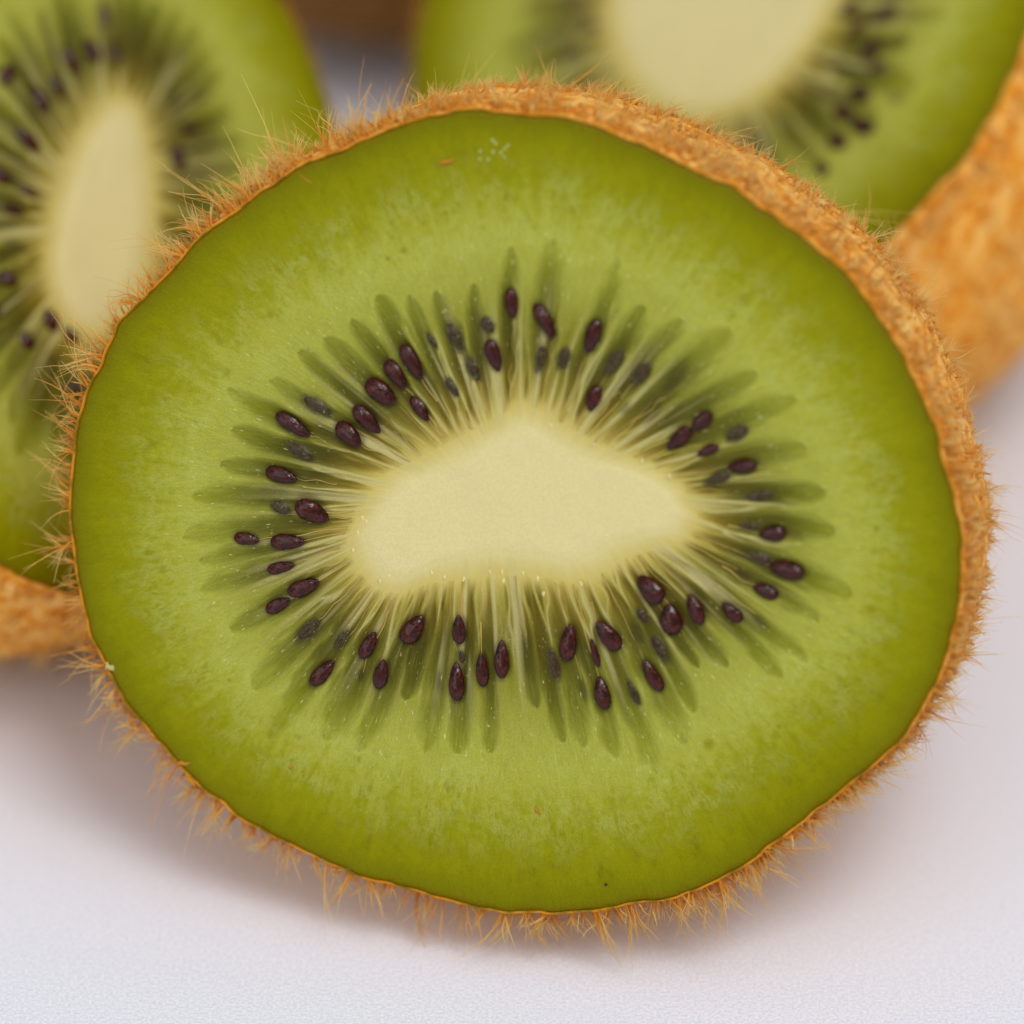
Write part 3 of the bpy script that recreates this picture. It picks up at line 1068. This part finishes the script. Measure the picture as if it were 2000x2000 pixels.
# ================================================================== whole fruit behind
def whole_kiwi():
    nu, nv = 160, 60
    a, b = 33.0, 25.0
    th = np.linspace(.0001, math.pi - .0001, nv)
    ph = np.arange(nu) / nu * 2 * math.pi
    T, Ph = np.meshgrid(th, ph, indexing='ij')
    r = np.sin(T) ** .92 * b * (1 + .02 * (vnoise(Ph * 3 / math.pi, T * 3, 5, 6) - .5))
    x = -np.cos(T) * a
    V = np.stack([x, r * np.cos(Ph), r * np.sin(Ph)], -1)
    rot = np.array(Matrix.Rotation(math.radians(24), 3, 'Z'))
    V = V @ rot.T
    # where: bottom seen in the gap at pixel (715, 62) on the table
    d = pxray(np.array(715.), np.array(172.))
    t = (ZT - CAM[2]) / d[2]
    bp = CAM + d * t
    off = np.array([bp[0] + 6, bp[1] + 14, ZT + b])
    e = obj('kiwi_fruit', None, loc=(off[0] * MM, off[1] * MM, ZT * MM))
    e.empty_display_size = .005
    e['label'] = 'brown kiwi with shade painted into its skin colour, behind the cut halves, only its blurred fuzzy underside in view'
    e['category'] = 'kiwi'
    V = V - V[..., 2].min() * np.array([0, 0, 1.])
    so = obj('skin', mk('skin', V.reshape(-1, 3) * MM, gridquads(nu, nv), mat=skin_material(.34, 'shaded_kiwi_skin')), e)  # darker copy of the skin: the shade on this fruit is put into its colour
    g = np.random.default_rng(77)
    i = g.integers(3, nv - 3, 2600)
    j = g.integers(0, nu, 2600)
    p = V[i, j]
    nn = nrm(p * np.array([.5, 1, 1]) - np.array([0, 0, b]))
    tg = nrm(g.standard_normal((2600, 3)))
    Vh, Q, Tt = strands(p - nn * .05, nrm(nn + tg * .7), g.uniform(.7, 1.6, 2600), g.uniform(.1, .5, 2600), g.uniform(.03, .07, 2600), tg * .3, g, 5)
    fo = obj('fuzz', mk('fuzz', Vh * MM, Q, mat=M_HAIR, attrs={'t': Tt, 'shade': np.repeat(g.random(2600), 15)}), so)
    fo['kind'] = 'stuff'
    # stem scar
    k = 14
    ring = np.array([[(a + .3 - q * .12) * -1, (2.6 - q * .7) * math.cos(2 * math.pi * m / k), (2.6 - q * .7) * math.sin(2 * math.pi * m / k)] for q in range(4) for m in range(k)])
    ring = ring @ rot.T + np.array([0, 0, b])
    obj('stem_scar', mk('stem_scar', ring * MM, gridquads(k, 4), mat=M_DARK), e)
    print('WHOLE at', off)


whole_kiwi()


# ================================================================== crumbs on the front cut face
def crumb(name, px, py, length, width, ang, mat, lift=.05, seed=0):
    g = np.random.default_rng(seed)
    c = front.from_px(np.array([float(px)]), np.array([float(py)]))[0]
    nr, na = 7, 8
    t = np.linspace(-1, 1, nr)
    wob = g.normal(0, .12, nr)
    pts = []
    for k, tt in enumerate(t):
        r = width * .5 * math.sqrt(max(1 - tt * tt, .02)) * g.uniform(.7, 1.2)
        for m in range(na):
            a = 2 * math.pi * m / na
            lx, ly = tt * length * .5, wob[k] * width + r * math.cos(a)
            pts.append((c[0] + lx * math.cos(ang) - ly * math.sin(ang), c[1] + lx * math.sin(ang) + ly * math.cos(ang), lift + r * .6 * math.sin(a)))
    pts = np.array(pts)
    W = front.world(pts[:, :2], pts[:, 2])
    obj(name, mk(name, (W - info['base']) * MM, gridquads(na, nr), mat=mat), half_front)


A_ = 1 / PXMM
for k, (x, y, l, w_, an, mt) in enumerate([(872, 316, 34, 9, .25, M_BIT), (598, 350, 36, 3, -.6, M_BIT), (1050, 1583, 22, 6, -1.0, M_BIT), (569, 1497, 9, 8, 0, M_BIT),
                                           (358, 1491, 30, 9, .1, M_BIT), (372, 1525, 30, 12, -.8, M_BIT), (214, 1302, 24, 13, -.7, M_PALE), (1184, 1727, 7, 6, 0, M_DARK)]):
    crumb('skin_flake', x, y, l * A_, w_ * A_, an, mt, .06, k)
for k, (x, y) in enumerate([(968, 280), (962, 274), (986, 290), (978, 298), (938, 296), (963, 297), (937, 310), (953, 312), (985, 306), (992, 284)]):
    crumb('juice_bead', x, y, 8 * A_, 6 * A_, .3 * k, M_BEAD, .0, 40 + k)


for k, (x, y) in enumerate([(843, 1119), (869, 1128), (906, 1131), (716, 1019), (708, 1012), (957, 1118), (981, 1117), (984, 1134), (1022, 1120), (1051, 1130),
                            (760, 1126), (742, 1136), (1135, 1140), (1062, 1160), (1308, 931), (1255, 900), (1160, 868), (1075, 832), (700, 1040), (690, 1075)]):
    crumb('fibre_end', x, y, 11 * A_, 7 * A_, 1.57, M_FIBRE, .02, 80 + k)
